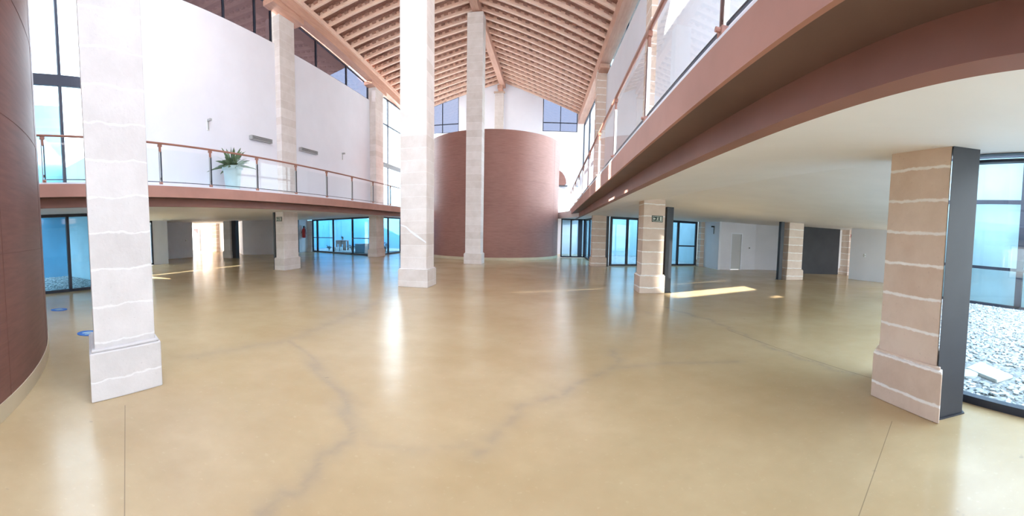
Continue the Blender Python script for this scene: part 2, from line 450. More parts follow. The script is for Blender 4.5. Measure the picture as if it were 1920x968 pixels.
# ------------------------------------------------------------------ balconies
def balcony(side):
    if side == 'R':
        xf, xb, y0, y1, dx = 1.0, 1.34, -3.0, YE, 1
        lab = 'right balcony with oxide red edge and dark underside running towards the drum'
    else:
        xf, xb, y0, y1, dx = -8.5, -8.84, 2.25, YE, -1
        lab = 'left balcony with oxide red edge running behind the tall pillars'
    def bx(a, b, *r):
        return (min(a, b), max(a, b), *r)
    t = thing('balcony', lab, 'balcony', ((xf + xb) / 2, y0, SO))
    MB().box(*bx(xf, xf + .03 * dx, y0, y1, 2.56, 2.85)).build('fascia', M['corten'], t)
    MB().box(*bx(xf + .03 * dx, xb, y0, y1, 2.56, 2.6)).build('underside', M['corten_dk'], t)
    b = MB(); b.box(*bx(xb, xb + .03 * dx, y0, y1, SO - .012, 2.56)); b.box(*bx(xb + .03 * dx, xb + .12 * dx, y0, y1, SO - .012, SO + .01)); b.build('edge_beam', M['corten_shaded'], t)
    if side == 'R':
        poly = [(xf + .01, y0), (xr(y0) + .1, y0), (xr(YE) + .1, YE), (xf + .01, YE)]
    else:
        poly = [(xf - .01, y0), (xf - .01, YE), (XL - .02, YE), (XL - .02, 6.0), (-11.2, 6.0), (-11.2, y0)]
    MB().prism(poly, 2.75, 2.885).build('floor_slab', M['white'], t)
balcony('R'); balcony('L')

def railing(side, ys, y0, y1, lab):
    x = 1.045 if side == 'R' else -8.545
    dx = 1 if side == 'R' else -1
    t = thing('balcony_railing', lab, 'railing', (x, y0, 2.885))
    MB().tube([(x, y0, 3.93), (x, (y0 + y1) / 2, 3.93), (x, y1, 3.93)], .028, 12).build('handrail', M['rail'], t, smooth=True)
    proto = None
    for y in ys:
        b = MB()
        b.box(x - .02, x + .02, y + .016, y + .034, 2.887, 3.72)
        b.box(x - .012, x + .012, y - .018, y + .018, 3.0, 3.06)
        p = b.build('post', M['brown_steel'] if side == 'R' else M['steel'], t)
        MB().box(x - .018, x + .018, y - .034, y - .02, 2.887, 3.72).build('steel_bar', M['chrome'] if side == 'R' else M['grey_pl'], p)
        c = MB(); c.box(x - .016, x + .016, y - .03, y + .03, 3.70, 3.915)
        c.box(x - .024, x + .024, y - .055, y + .055, 3.84, 3.90)
        c.build('rail_bracket', M['rail'], p)
        f = MB(); f.box(x - .03, x + .03, y - .04, y + .04, 2.887, 2.95); f.tube([(x - dx * .06, y, 2.93), (x + dx * .02, y, 2.93)], .018, 8)
        f.build('foot_bracket', M['corten'], p)
    for a, b_ in zip(ys, ys[1:]):
        g = MB().box(x - .005, x + .005, a + .05, b_ - .05, 2.96, 3.78).build('glass_panel', M['glass'], t)
        MB().box(x - .008, x + .008, a + .05, b_ - .05, 2.945, 2.962).build('bottom_edge', M['steel'], g)
railing('R', [.3, 2.45, 4.6, 7.0, 9.4, 11.8, 14.2, 16.6, 19.0, 21.4, 23.8], .2, 24, 'right balcony railing with reddish handrail, steel posts and clear glass')
railing('L', [2.75, 4.3, 5.85, 7.55, 9.5, 11.55, 13.6, 15.7, 17.85, 20.0, 22.1, 24.2], 2.3, 25, 'left balcony railing with slim posts and clear glass before the white wall')

# ------------------------------------------------------------------ soffits (undersides of the galleries)
polyR = [(1.36, -3), (3.9, -3), (3.9, 2.75), (10.9, 8.3), (14.9, 8.3), (14.9, 19.2), (8.1, 19.2), (7.75, 20.35), (2.6, 18.85), (2.2, 19.2), (2.0, 24.4), (.6, 24.4), (.6, YE), (.3, YE), (.3, 25.2), (1.36, 20.5)]
z0 = [SO, 2.68, 2.68] + [SO] * 13
struct(MB().prism(polyR, z0, [2.74] * 16).build('ceiling_right', M['soffit']), 'white soffit under the right balcony gallery', 'ceiling')
polyL = [(-8.86, 2.3), (-8.86, YE), (-10.1, YE), (-10.1, 22.2), (-10.4, 21.6), (-16.9, 24.8), (-17.3, 24.8), (-17.3, 21.3), (-30, 27), (-30, 12.7), (-18.15, 12.0), (-18.15, 6.1), (-11.3, 6.1), (-11.3, 2.3)]
struct(MB().prism(polyL, SO, 2.74).build('ceiling_left', M['soffit']), 'white soffit under the left balcony gallery', 'ceiling')

# ------------------------------------------------------------------ upper walls
b = MB(); b.wall((xr(-3), -3), (xr(18.6), 18.6), 2.88, WT, .2, -1)
struct(b.build('wall_right', M['white']), 'tall white wall behind the right balcony', 'wall')
b = MB(); b.wall((XL, 6.1), (XL, 21.6), 2.88, WT + .2, .2, 1); b.box(XL - .2, XL, 6.0, 6.1, 2.88, 10.9)
struct(b.build('wall_left', M['white']), 'tall white wall behind the left balcony', 'wall')

# gable wall with two window openings (sloping heads)
def quadwall(b, x0, x1, zb0, zb1, zt0, zt1, y, th=.25):
    b.hexa([(x0, y, zb0), (x1, y, zb1), (x1, y + th, zb1), (x0, y + th, zb0), (x0, y, zt0), (x1, y, zt1), (x1, y + th, zt1), (x0, y + th, zt0)])
b = MB()
xw = [(-9.3, -6.72), (-.84, 1.55)]           # window openings
zs = 8.42
def rz(x): return roof_z(x, YE) + .05
quadwall(b, -10.6, -9.3, 0, 0, rz(-10.6), rz(-9.3), YE)
quadwall(b, -9.3, -6.72, 0, 0, zs, zs, YE)
quadwall(b, -6.72, RX, 0, 0, rz(-6.72), rz(RX), YE)
quadwall(b, RX, -.84, 0, 0, rz(RX), rz(-.84), YE)
quadwall(b, -.84, 1.55, 0, 0, zs, zs, YE)
quadwall(b, 1.55, 3.0, 0, 0, rz(1.55), rz(3.0), YE)
struct(b.build('wall_back', M['white']), 'white gable wall above and behind the wooden drum', 'wall')

# ------------------------------------------------------------------ windows
WN = [0]
def window(a, b, z0, z1, mull, trans, label, pane='glass_blue', fw=.07, fd=.09, z1b=None, base=.08, half=None):
    """glazing from plan point a to b; mull = fractions, trans = list of (z, height)"""
    WN[0] += 1
    A = Vector(a); B = Vector(b); D = B - A; L = D.length
    r = sroot('window_%d' % WN[0], (A.x, A.y, z0), label, 'window')
    z1b = z1 if z1b is None else z1b
    f = MB()
    def P(u, z): q = A + D * u; return Vector((q.x, q.y, z))
    def top(u): return z1 + (z1b - z1) * u
    up = (0, 0, 1)
    f.bar(P(0, z0 + base / 2), P(1, z0 + base / 2), fd, base)
    f.bar(P(0, z1 - fw / 2), P(1, z1b - fw / 2), fd, fw)
    nrm = (-D.y / L, D.x / L, 0)
    e = fw / 2 / L
    for m in [e] + list(mull) + [1 - e]:
        w = fw
        if isinstance(m, tuple): m, w = m
        f.bar(P(m, z0 + base * .5), P(m, top(m) - fw * .5), w, fd, up=nrm)
    for tr in trans:
        z, h = tr[0], tr[1]; u0, u1 = (tr[2], tr[3]) if len(tr) > 2 else (0, 1)
        f.bar(P(u0, z), P(u1, z), fd * .96, h)
    f.build('frame', M['frame'], r)
    g = MB()
    q0, q1 = P(.001, z0 + base * .6), P(.999, z0 + base * .6)
    n = Vector(nrm) * .006
    g.hexa([q0 - n, q1 - n, q1 + n, q0 + n, P(.001, z1 - fw * .6) - n, P(.999, z1b - fw * .6) - n, P(.999, z1b - fw * .6) + n, P(.001, z1 - fw * .6) + n])
    g.build('pane', M[pane], r)
    return r
# near left double height bay
window((-11.3, 6.0), (-11.3, 1.9), .02, 2.36, [.42, .8], [], 'lower near left window onto the blue gravel patio', 'glass_blue', .09)
window((-11.3, 6.0), (-11.3, 1.9), 2.9, 9.6, [.42, .8], [(6.3, .32)], 'tall upper near left window behind the left balcony', 'glass_pale', .09)
# far left bay
window((-10.12, 22.3), (-10.12, 27.9), .02, 2.36, [.18, .55], [], 'lower far left window along the balcony onto the blue patio', 'glass_blue', .08)
window((-10.12, 22.15), (-10.12, 27.9), 2.9, 9.6, [.20, .6], [(5.55, .28), (8.0, .07)], 'tall bright far left window above the balcony', 'glass_pale', .09)
window((-16.72, 24.55), (-10.42, 21.55), .02, 2.36, [(.10, .16), .40, (.72, .1)], [(1.05, .05, .0, .40), (1.05, .05, .72, 1)], 'wide low far left window looking onto potted plants', 'glass_blue', .1)
# near right patio
window((3.76, 2.3), (3.76, -2.6), -.0, 2.72, [(.6, .08)], [(2.58, .03)], 'large right foreground window onto the pale gravel patio', 'glass_pale', .07)
window((3.82, 2.85), (10.8, 8.25), .02, 2.6, [.25, .5, .75], [], 'side window of the right gravel patio behind the foreground pillar', 'glass_pale', .08)
# far right patio
window((2.72, 18.8), (7.62, 20.2), .02, SO, [.18, .30, .5, .76], [(1.05, .07, .76, 1)], 'far right patio glazing behind the exit sign pillar', 'glass_blue', .11)
window((2.25, 19.25), (2.02, 24.3), .02, SO, [.3, .65], [], 'far right patio glazing running along the hall beside the drum', 'glass_blue', .1)
window((xr(19.2) + .05, 19.2), (xr(27.8) + .02, 27.8), 2.9, 8.9, [.3, .65], [(5.5, .12)], 'tall upper far right window behind the balcony', 'glass_pale', .09)
window((.52, 24.35), (1.98, 24.35), .02, SO, [(.42, .1), (.80, .26)], [], 'dark framed glass door between drum and far right patio', 'glass_blue', .08)
# gable windows
window((-9.3, YE + .1), (-6.72, YE + .1), zs, rz(-9.3) + .02, [.53, .1], [(9.05, .05)], 'left gable window under the roof slope', 'glass_grey', .05, z1b=rz(-6.72) + .02, base=.05)
window((-.84, YE + .1), (1.55, YE + .1), zs, rz(-.84) + .02, [.51], [(9.03, .05)], 'right gable window under the roof slope', 'glass_grey', .05, z1b=rz(1.55) + .02, base=.05)
# clerestories
window((XL - .1, 6.1), (XL - .1, 12.55), WT + .2, 10.85, [.6, .85], [], 'left clerestory strip nearer the viewer above the white wall', 'glass_grey', .06, z1b=10.42, base=.05)
window((XL - .1, 13.65), (XL - .1, 21.0), WT + .2, 10.36, [.28, .66], [], 'left clerestory strip between the two left pillars', 'glass_grey', .06, z1b=9.86, base=.05)
window((xr(6) + .1, 6), (xr(18.5) + .1, 18.5), WT, 9.3, [.35, .7], [], 'right clerestory strip above the white wall', 'glass_blue', .06, base=.05)

# ------------------------------------------------------------------ ceiling: deck, rafters, beams
YR0 = 5.0
deck = MB()
def deck_slab(x0, x1, y0, y1, dz=.10, th=.06):
    v = []
    for z_ in (dz, dz + th):
        for x, y in ((x0, y0), (x1, y0), (x1, y1), (x0, y1)): v.append((x, y, roof_z(x, y) + z_))
    deck.hexa(v)
deck_slab(-9.95, RX, YR0, YE + .3); deck_slab(RX, 2.35, YR0, YE + .3)
deck_slab(-9.95, RX, -7, 1.0); deck_slab(RX, 2.35, -7, 1.0)  # unseen gap left before the main deck, added to let sky light in
deck_slab(-14.5, -9.95, 6.0, 19.6)           # left eaves beyond the clerestory
deck_slab(2.35, 4.0, -7, 18.4)
ceil = struct(deck.build('ceiling', M['deck']), 'pitched timber and terracotta roof over the hall', 'ceiling')
NRAF = 27
def rafter(y, side):
    xa, xb = (RX, -9.95) if side < 0 else (RX, 2.3)
    b = MB(); n = 10
    pts = [Vector((xa + (xb - xa) * i / n, y, roof_z(xa + (xb - xa) * i / n, y) + .015)) for i in range(n + 1)]
    for p, q in zip(pts, pts[1:]): b.bar(p, q, .12, .22)
    r = b.build('rafter', M['rafter'], ceil)
    c = MB(); m = 19 if side < 0 else 17
    for i in range(m):                        # clay tile ends bedded over each rafter
        x = xa + (xb - xa) * (i + .5) / m
        hw = abs(xb - xa) / m * .25
        for sgn, ln in ((-1, .12), (1, .05)):
            yy0, yy1 = (y + sgn * .04, y + sgn * (.04 + ln))
            lo, hi = min(yy0, yy1), max(yy0, yy1)
            z = roof_z(x, y)
            sl = roof_z(x + hw, y) - z
            c.hexa([(x - hw, lo, z - sl + .02), (x + hw, lo, z + sl + .02), (x + hw, hi, z + sl + .02), (x - hw, hi, z - sl + .02),
                    (x - hw, lo, z - sl + .10), (x + hw, lo, z + sl + .10), (x + hw, hi, z + sl + .10), (x - hw, hi, z - sl + .10)])
    c.build('tile_ends', M['tile'], r)
for i in range(NRAF):
    y = 9.6 + (YE - .25 - 9.6) * i / (NRAF - 1)
    rafter(y, -1); rafter(y, 1)
# ridge beam and eave beams
t = thing('ridge_beam', 'timber ridge beam running down the middle of the roof', 'beam', (RX, 14, 11.3))
MB().box(RX - .17, RX + .17, YR0, YE - .05, 11.28, RZ + .05).build('beam', M['beam'], t, bevel=.01)
MB().box(RX - .30, RX + .02, YE - .75, YE - .1, 11.05, 11.3).build('corbel', M['beam'], t, bevel=.01)
t = thing('eave_beam', 'deep timber eave beam on top of the left pillars', 'beam', (-9.95, 14, 9.6))
def sb(x0, x1, y0, y1, f0, f1):
    return [(x0, y0, f0(y0)), (x1, y0, f0(y0)), (x1, y1, f0(y1)), (x0, y1, f0(y1)), (x0, y0, f1(y0)), (x1, y0, f1(y0)), (x1, y1, f1(y1)), (x0, y1, f1(y1))]
MB().hexa(sb(-10.2, -9.8, 5.9, YE - .05, lambda y: zl(y) - .62, lambda y: zl(y) + .0)).build('beam', M['beam'], t, bevel=.01)
MB().hexa(sb(-9.8, -9.72, 5.9, YE - .05, lambda y: zl(y) - .22, lambda y: zl(y) - .02)).build('wall_plate', M['rafter'], t)
for y in (13.1, 21.55):
    MB().hexa(sb(-10.35, -9.85, y - 1.0, y + 1.0, lambda q: zl(q) - .82, lambda q: zl(q) - .62)).build('corbel', M['beam'], t, bevel=.01)
t = thing('eave_beam', 'timber eave beam on top of the right pillars', 'beam', (2.2, 14, 8.95))
MB().hexa([(xr(YR0) - .45, YR0, 8.98), (xr(YR0) + .05, YR0, 8.98), (xr(YE) + .05, YE - .05, 8.98), (xr(YE) - .4, YE - .05, 8.98),
           (xr(YR0) - .45, YR0, 9.48), (xr(YR0) + .05, YR0, 9.48), (xr(YE) + .05, YE - .05, 9.48), (xr(YE) - .4, YE - .05, 9.48)]).build('beam', M['beam'], t, bevel=.01)
for y in (10.75, 18.8):
    MB().box(xr(y) - .38, xr(y) + .05, y - .9, y + .9, 8.8, 8.98).build('corbel', M['beam'], t, bevel=.01)

# ------------------------------------------------------------------ lower walls of the right hall
H = SO + .02
def swall(name, pts, label, mat='white', z0=0, z1=H, t=.12, side=1, cat='wall'):
    b = MB()
    for p, q in zip(pts, pts[1:]): b.wall(p, q, z0, z1, t, side)
    return struct(b.build(name, M[mat]), label, cat)
swall('wall_right_patio', [(8.06, 17.95), (7.98, 19.7)], 'short white wall beside the far right patio glazing', t=.12, side=1)
# wall with the door opening
b = MB()
for a, c_, zb in (((8.06, 18.02), (8.66, 18.1), 0), ((8.66, 18.1), (9.36, 18.2), 1.86), ((9.36, 18.2), (10.2, 18.32), 0)):
    b.wall(a, c_, zb, H, .12, 1)
b.wall((10.2, 18.32), (11.75, 17.75), 0, H, .12, 1)
struct(b.build('wall_right_door', M['grey_wall']), 'pale grey wall with the grey door in the right hall', 'wall')
r = sroot('door_1', (8.66, 18.1, 0), 'grey door in the right hall wall', 'door')
b = MB(); b.wall((8.72, 18.13), (9.30, 18.215), .01, 1.80, .05, 1); b.build('leaf', M['door'], r)
b = MB(); b.wall((8.66, 18.09), (8.72, 18.1), 0, 1.86, .16, 1); b.wall((9.30, 18.18), (9.36, 18.19), 0, 1.86, .16, 1); b.wall((8.72, 18.1), (9.30, 18.18), 1.80, 1.86, .16, 1); b.build('frame', M['white'], r)
MB().tube([(9.22, 18.19, .95), (9.225, 18.12, .95), (9.14, 18.11, .95)], .013, 8).build('handle', M['chrome'], r)
swall('wall_right_partition', [(11.75, 17.75), (11.75, 16.3), (13.72, 15.72)], 'partition in the dark right recess with the shade put into its colour', 'shaded_wall')
swall('wall_right_recess', [(14.8, 19), (14.8, 13.3)], 'back wall of the dark right recess', 'grey_wall', side=-1)
swall('wall_right_hall', [(12.66, 13.72), (13.3, 11.6), (13.7, 10.6)], 'white wall at the far right end of the right hall', 'white', t=.12, side=1)
window((10.95, 8.35), (14.6, 8.35), .02, SO, [.33, .66], [], 'unseen window added to light the right hall behind the foreground pillar', 'glass_pale', .08)  # added out of view as a daylight source for the right hall

# ------------------------------------------------------------------ lower walls of the left hall
window((-18.0, 6.1), (-18.0, 11.6), .02, SO, [.33, .66], [], 'unseen window added to light the left hall behind the left foreground pillar', 'glass_pale', .08)  # added out of view, lets sky light in under the left balcony
swall('wall_left_near', [(-18.0, 11.6), (-18.0, 12.6), (-21.2, 13.4)], 'pale wall return deep under the left balcony', 'white', side=1)
swall('wall_left_panel', [(-21.2, 13.4), (-21.2, 16.9), (-24.5, 18.6)], 'grey wall panel deep under the left balcony', 'grey_wall', side=1)
swall('wall_left_passage', [(-29.5, 23.6), (-26.2, 22.9), (-21.9, 21.9), (-19.5, 20.0)], 'bright wall of the far left passage', 'white', side=1)
window((-17.23, 21.4), (-17.1, 23.3), .02, SO, [.5], [], 'unseen window added to light the left hall behind the exit sign pillar', 'glass_pale', .08)  # glazing added in place of wall to brighten the left gallery
swall('wall_left_room_end', [(-17.1, 23.3), (-17.05, 24.4)], 'short wall beside the far left patio window carrying the fire extinguisher', 'white', side=1)
swall('wall_left_room', [(-19.5, 20.0), (-17.25, 21.3)], 'grey wall behind the left pillar with the exit sign', 'grey_wall', side=1)
r = sroot('door_2', (-28.6, 23.2, 0), 'dark maroon door at the end of the far left passage', 'door')
b = MB(); b.wall((-29.0, 23.35), (-28.15, 23.17), .01, 2.0, .05, 0); b.build('leaf', M['door_dk'], r)
b = MB(); b.wall((-29.1, 23.36), (-29.0, 23.34), 0, 2.06, .1, 0); b.wall((-28.15, 23.16), (-28.05, 23.14), 0, 2.06, .1, 0); b.build('frame', M['white'], r)

# ------------------------------------------------------------------ patios
def bed(name, poly, label):
    return struct(MB().prism(poly, .004, .03).build(name, M['gravel']), label, 'ground')
bed('ground_patio_right', [(3.82, -2.6), (11, -2.6), (11, 8.2), (3.86, 2.85)], 'pale gravel bed of the right patio')
bed('ground_patio_left', [(-16, 1.5), (-11.4, 1.5), (-11.4, 6.0), (-16, 6.0)], 'gravel bed of the near left patio')
bed('ground_patio_far_left', [(-16.7, 24.65), (-10.5, 21.7), (-10.2, 22.3), (-10.2, 27.9), (-10.6, 31), (-18.5, 31), (-18.5, 24.9)], 'gravel bed of the far left patio')
bed('ground_patio_far_right', [(2.3, 19.3), (2.75, 18.95), (7.6, 20.3), (7.6, 27.3), (2.1, 27.3)], 'gravel bed of the far right patio')
def pebbles(name, x0, x1, y0, y1, n, smin, smax, label, test=None):
    b = MB(); ico = bmesh.new(); bmesh.ops.create_icosphere(ico, subdivisions=1, radius=1)
    iv = [v.co.copy() for v in ico.verts]; ix = [[v.index for v in f.verts] for f in ico.faces]; ico.free()
    k = 0
    while k < n:
        x = random.uniform(x0, x1); y = random.uniform(y0, y1)
        if test and not test(x, y): continue
        k += 1
        s = random.uniform(smin, smax); e = (s * random.uniform(.8, 1.5), s * random.uniform(.7, 1.1), s * random.uniform(.35, .6))
        a = random.uniform(0, PI); ca, sa = math.cos(a), math.sin(a); tz = random.uniform(-.4, .4)
        vs = []
        for c in iv:
            px, py, pz = c.x * e[0], c.y * e[1], c.z * e[2]
            pz += px * tz
            vs.append(b.bm.verts.new((x + px * ca - py * sa, y + px * sa + py * ca, .03 + e[2] * .5 + pz)))
        for f in ix: b.bm.faces.new([vs[i] for i in f])
    o = b.build(name, M['pebble'], smooth=True); o['kind'] = 'stuff'; o['label'] = label; o['category'] = 'gravel'
    return o
pebbles('gravel', 3.9, 10.7, .2, 7.6, 7500, .022, .05, 'loose pale river pebbles filling the right patio', lambda x, y: y < 2.6 + (x - 3.9) * .72 and y > .12 * x and not (4.35 < x < 5.2 and 1.9 < y < 2.8))
pebbles('gravel', -15.9, -11.5, 2.2, 5.9, 2600, .025, .055, 'loose grey blue pebbles in the near left patio')
# covers lying in the gravel
t = MB(); t.lathe((4.47, 2.52, .03), [(.001, 0), (.15, 0), (.15, .025), (.13, .035), (.001, .035)], 24)
tag(t.build('drain_cover', M['slab'], smooth=True), 'round concrete drain cover lying in the gravel beside the right window', 'drain cover')
t = MB(); t.prism([(4.62, 2.62), (5.02, 2.62), (4.72, 1.98), (4.42, 2.06)], .03, .075)
tag(t.build('paving_slab', M['slab'], bevel=.01), 'flat pale slab lying in the gravel beside the round drain cover', 'slab')

pw = M['patio_wall']
def pwall(name, pts, h, label, t=.2, side=0, mat='patio_wall', hb=None):
    b = MB()
    for p, q in zip(pts, pts[1:]): b.wall(p, q, 0, h, t, side, hb)
    return struct(b.build(name, M[mat]), label, 'wall')
pwall('wall_patio_left', [(-16.1, 6.1), (-16.1, 3.3)], 7.2, 'blue lit outer wall of the near left patio', mat='patio_skylit')
pwall('wall_patio_left_side', [(-16.1, 6.15), (-11.4, 6.15)], 4.6, 'side wall of the near left patio')
pwall('wall_patio_far_left', [(-18.6, 31), (-9.6, 31)], 4.7, 'outer wall of the far left patio', hb=5.6, mat='patio_skylit')
pwall('wall_patio_far_left_side', [(-18.6, 24.9), (-18.6, 31)], 4.0, 'side wall of the far left patio', mat='patio_skylit')
pwall('wall_patio_far_right', [(2.3, 27.5), (7.8, 27.5)], 3.6, 'blue lit outer wall of the far right patio')
pwall('wall_patio_far_right_side', [(7.75, 20.4), (7.75, 27.5)], 2.75, 'side wall of the far right patio')
pwall('wall_sun_blocker', [(-24, 12.5), (-24, 3)], 5.0, 'sun blocking wall added beyond the unseen window of the left hall')  # added out of view to keep direct sun off the left gallery floor
# facade across the right patio
pwall('wall_patio_right', [(11.25, -3), (11.25, 8.3)], 4.75, 'pale wall behind the glazed facade across the right patio')
window((10.9, -2.8), (10.9, 8.2), .03, 4.72, [.25, (.672, .2), .86], [(1.18, .09), (3.2, .12), (4.6, .1)], 'glazed facade across the right gravel patio', 'glass_pale', .07)
# unseen wall added on the left; its narrow gaps shape the sun patches
b = MB()
b.box(-16.3, -16.0, -16, 3.25, 0, 9.0)
ysl = [(-3.02, -2.72), (-.68, -.33), (.85, 1.85)]
e = -16
for a, c_ in ysl:
    b.box(-16.3, -16.0, e, a, 9.0, 15.5); e = c_
    b.box(-16.3, -16.0, a, c_, 9.0, 10.55 if a < 0 else 9.2)
b.box(-16.3, -16.0, e, 3.25, 9.0, 15.5)
b.box(-16.3, -16.0, -16, 3.25, 13.2, 15.5)
struct(b.build('wall_sun_mask', M['patio_wall']), 'tall unseen slotted wall added beyond the near left patio to shape the sun', 'wall')
# ground outside
struct(MB().box(-120, 120, -120, 160, -.2, -.06).build('ground_outside', M['slab']), 'ground around the building', 'ground')

# ------------------------------------------------------------------ things of the far left patio
def shrub(x, y, h, r, n, label, mat='shrub', name='shrub', z=.03, group=None):
    t = thing(name, label, 'plant', (x, y, z), group)
    st = MB(); lf = MB()
    for i in range(n):
        a = random.uniform(0, 2 * PI); q = random.uniform(.2, 1) * r; hh = h * random.uniform(.6, 1)
        tip = Vector((x + q * math.cos(a), y + q * math.sin(a), z + hh))
        mid = Vector((x + q * .4 * math.cos(a), y + q * .4 * math.sin(a), z + hh * .6))
        st.tube([(x + .02 * math.cos(a), y + .02 * math.sin(a), z), mid, tip], [.010, .007, .003], 5)
        for k in range(9):
            u = random.uniform(.35, 1.0)
            c = Vector((x, y, z)).lerp(tip, u) + Vector((random.uniform(-1, 1), random.uniform(-1, 1), random.uniform(-.6, .6))) * r * .3
            d = Vector((random.uniform(-1, 1), random.uniform(-1, 1), random.uniform(-.3, .8))).normalized() * .10
            s_ = d.cross(Vector((random.uniform(-1, 1), random.uniform(-1, 1), random.uniform(-1, 1)))).normalized() * .03
            v = [lf.bm.verts.new(w) for w in (c, c + d * .5 + s_, c + d, c + d * .5 - s_)]
            lf.bm.faces.new(v)
    st.build('stems', M['terracotta'], t); lf.build('foliage', M[mat], t)
    return t
t = thing('plant_stand', 'dark wooden plant stand seen through the far left patio window', 'stand', (-15.3, 26.4, .03))
MB().box(-15.75, -14.85, 26.2, 26.7, .72, .80).build('top', M['terracotta'], t, bevel=.01)
MB().box(-15.68, -14.92, 26.22, 26.28, .5, .72).build('apron', M['terracotta'], t)
for x in (-15.68, -15.3, -14.92):
    for y in (26.25, 26.65):
        MB().box(x - .05, x + .05, y - .05, y + .05, .03, .72).build('leg', M['terracotta'], t)
shrub(-15.3, 26.45, .3, .14, 7, 'small dark plant on top of the wooden plant stand', 'shrub', 'potted_plant', .802)
def pot(x, y, r, h, label, mat='white_pl'):
    t = thing('flower_pot', label, 'pot', (x, y, .03))
    MB().lathe((x, y, .03), [(r * .7, 0), (r, h * .9), (r * 1.08, h * .9), (r * 1.08, h), (r * .9, h), (r * .88, h * .85)], 20).build('pot', M[mat], t, smooth=True)
    MB().lathe((x, y, .03 + h * .8), [(.001, 0), (r * .88, 0), (r * .88, .02), (.001, .02)], 16).build('soil', M['shrub'], t)
pot(-15.45, 25.7, .11, .26, 'left white pot in front of the wooden plant stand')
pot(-15.0, 25.6, .11, .30, 'right white pot in front of the wooden plant stand')
shrub(-13.4, 24.6, .55, .38, 16, 'low grey green shrub right of the plant stand behind the far left window')
shrub(-15.95, 25.6, .5, .25, 8, 'thin twiggy plant at the left end of the far left window')
shrub(-11.3, 25.5, .7, .4, 14, 'twiggy plant behind the far left window beside the tall middle pillar')
def block(x0, x1, y0, y1, h, label):
    t = MB(); t.prism([(x0, y0), (x1, y0 - .1), (x1 + .06, y1), (x0 + .1, y1)], .03, h)
    tag(t.build('stone_block', M['white'], bevel=.03), label, 'stone block', 'white blocks in the far left patio')
block(-13.0, -12.2, 24.2, 24.8, .62, 'white stone block left of the mullion in the far left patio')
block(-12.0, -11.2, 23.6, 24.2, .66, 'white stone block right of the mullion in the far left patio')

# ------------------------------------------------------------------ fittings on walls and floor
def exit_sign(o, u, n, w, h, label):
    """o = lower-left corner, u = direction along the sign, n = outward normal"""
    o = Vector(o); u = Vector(u).normalized(); n = Vector(n).normalized(); z = Vector((0, 0, 1))
    c = o + u * (w / 2)
    t = thing('exit_sign', label, 'sign', tuple(c))
    def slab(b, a0, a1, z0_, z1_, d0, d1):
        P = [o + u * a + z * q + n * d for d in (d0, d1) for a, q in ((a0, z0_), (a1, z0_), (a1, z1_), (a0, z1_))]
        b.hexa(P)
    b = MB(); slab(b, 0, w, 0, h, 0, .025); b.build('panel', M['sign'], t)
    b = MB()
    e = .010
    slab(b, w * .06, w * .94, h * .10, h * .10 + e, .024, .028); slab(b, w * .06, w * .94, h * .90 - e, h * .90, .024, .028)
    slab(b, w * .06, w * .06 + e, h * .10, h * .90, .024, .028); slab(b, w * .94 - e, w * .94, h * .10, h * .90, .024, .028)
    b.build('border', M['sign_mark'], t)
    b = MB()
    def st(p, q, wd):
        A = o + u * (p[0] * w) + z * (p[1] * h) + n * .0265; B = o + u * (q[0] * w) + z * (q[1] * h) + n * .0265
        b.bar(A, B, .004, wd, up=(B - A).cross(n))
    st((.22, .36), (.22, .64), h * .12); st((.22, .64), (.14, .5), h * .14); st((.22, .36), (.14, .5), h * .14)   # arrow
    st((.22, .5), (.34, .5), h * .12)
    st((.50, .46), (.54, .66), h * .14); st((.54, .72), (.55, .80), h * .13)                                      # running figure
    st((.50, .46), (.43, .24), h * .09); st((.50, .46), (.57, .36), h * .09); st((.57, .36), (.56, .22), h * .08)
    st((.53, .62), (.61, .52), h * .07); st((.53, .62), (.45, .60), h * .07)
    b.build('pictogram', M['sign_mark'], t)
    b = MB(); slab(b, w * .72, w * .86, h * .22, h * .80, .024, .028); b.build('door_symbol', M['sign_mark'], t)
exit_sign((2.63, 10.44, 1.93), (1, 0, 0), (0, -1, 0), .30, .17, 'dark green exit sign with running figure on the right salmon pillar')
exit_sign((-10.36, 12.62, 1.98), (1, 0, 0), (0, -1, 0), .28, .18, 'dark exit sign high on the pale pillar under the left balcony')
t = thing('exit_light', 'small red glowing light in the dark right recess', 'lamp', (14.2, 15.28, 2.0))
MB().box(14.08, 14.36, 15.22, 15.3, 1.98, 2.14).build('housing', M['red'], t)
MB().box(14.12, 14.32, 15.212, 15.222, 2.02, 2.10).build('lit_face', M['lampglow'], t)

def wall_lamp(p, n, label, h=.36, mat='grey_pl'):
    p = Vector(p); n = Vector(n).normalized(); s = Vector((-n.y, n.x, 0))
    t = thing('wall_lamp', label, 'lamp', tuple(p))
    b = MB()
    b.hexa([p + s * a + n * d + Vector((0, 0, q)) for q in (0, h) for a, d in ((-.05, 0), (.05, 0), (.05, .025), (-.05, .025))])
    b.build('back_plate', M['white_pl'], t)
    b = MB(); b.bar(p + n * .02 + Vector((0, 0, h - .03)), p + n * .17 + Vector((0, 0, h - .03)), .09, .07); b.build('lamp_head', M[mat], t)
    MB().bar(p + n * .035 + Vector((0, 0, .03)), p + n * .035 + Vector((0, 0, h - .05)), .04, .02, up=tuple(n)).build('lamp_body', M[mat], t)
wall_lamp((XL, 9.0, 5.02), (1, 0, 0), 'hooked wall lamp on the upper left wall above the palm')
wall_lamp((XL, 17.8, 5.1), (1, 0, 0), 'hooked wall lamp high on the upper left wall beside the far pillar')
wall_lamp((7.93, 18.55, 1.72), (-1, -.05, 0), 'dark hooked wall lamp on the short white wall of the right hall', .42, 'black')
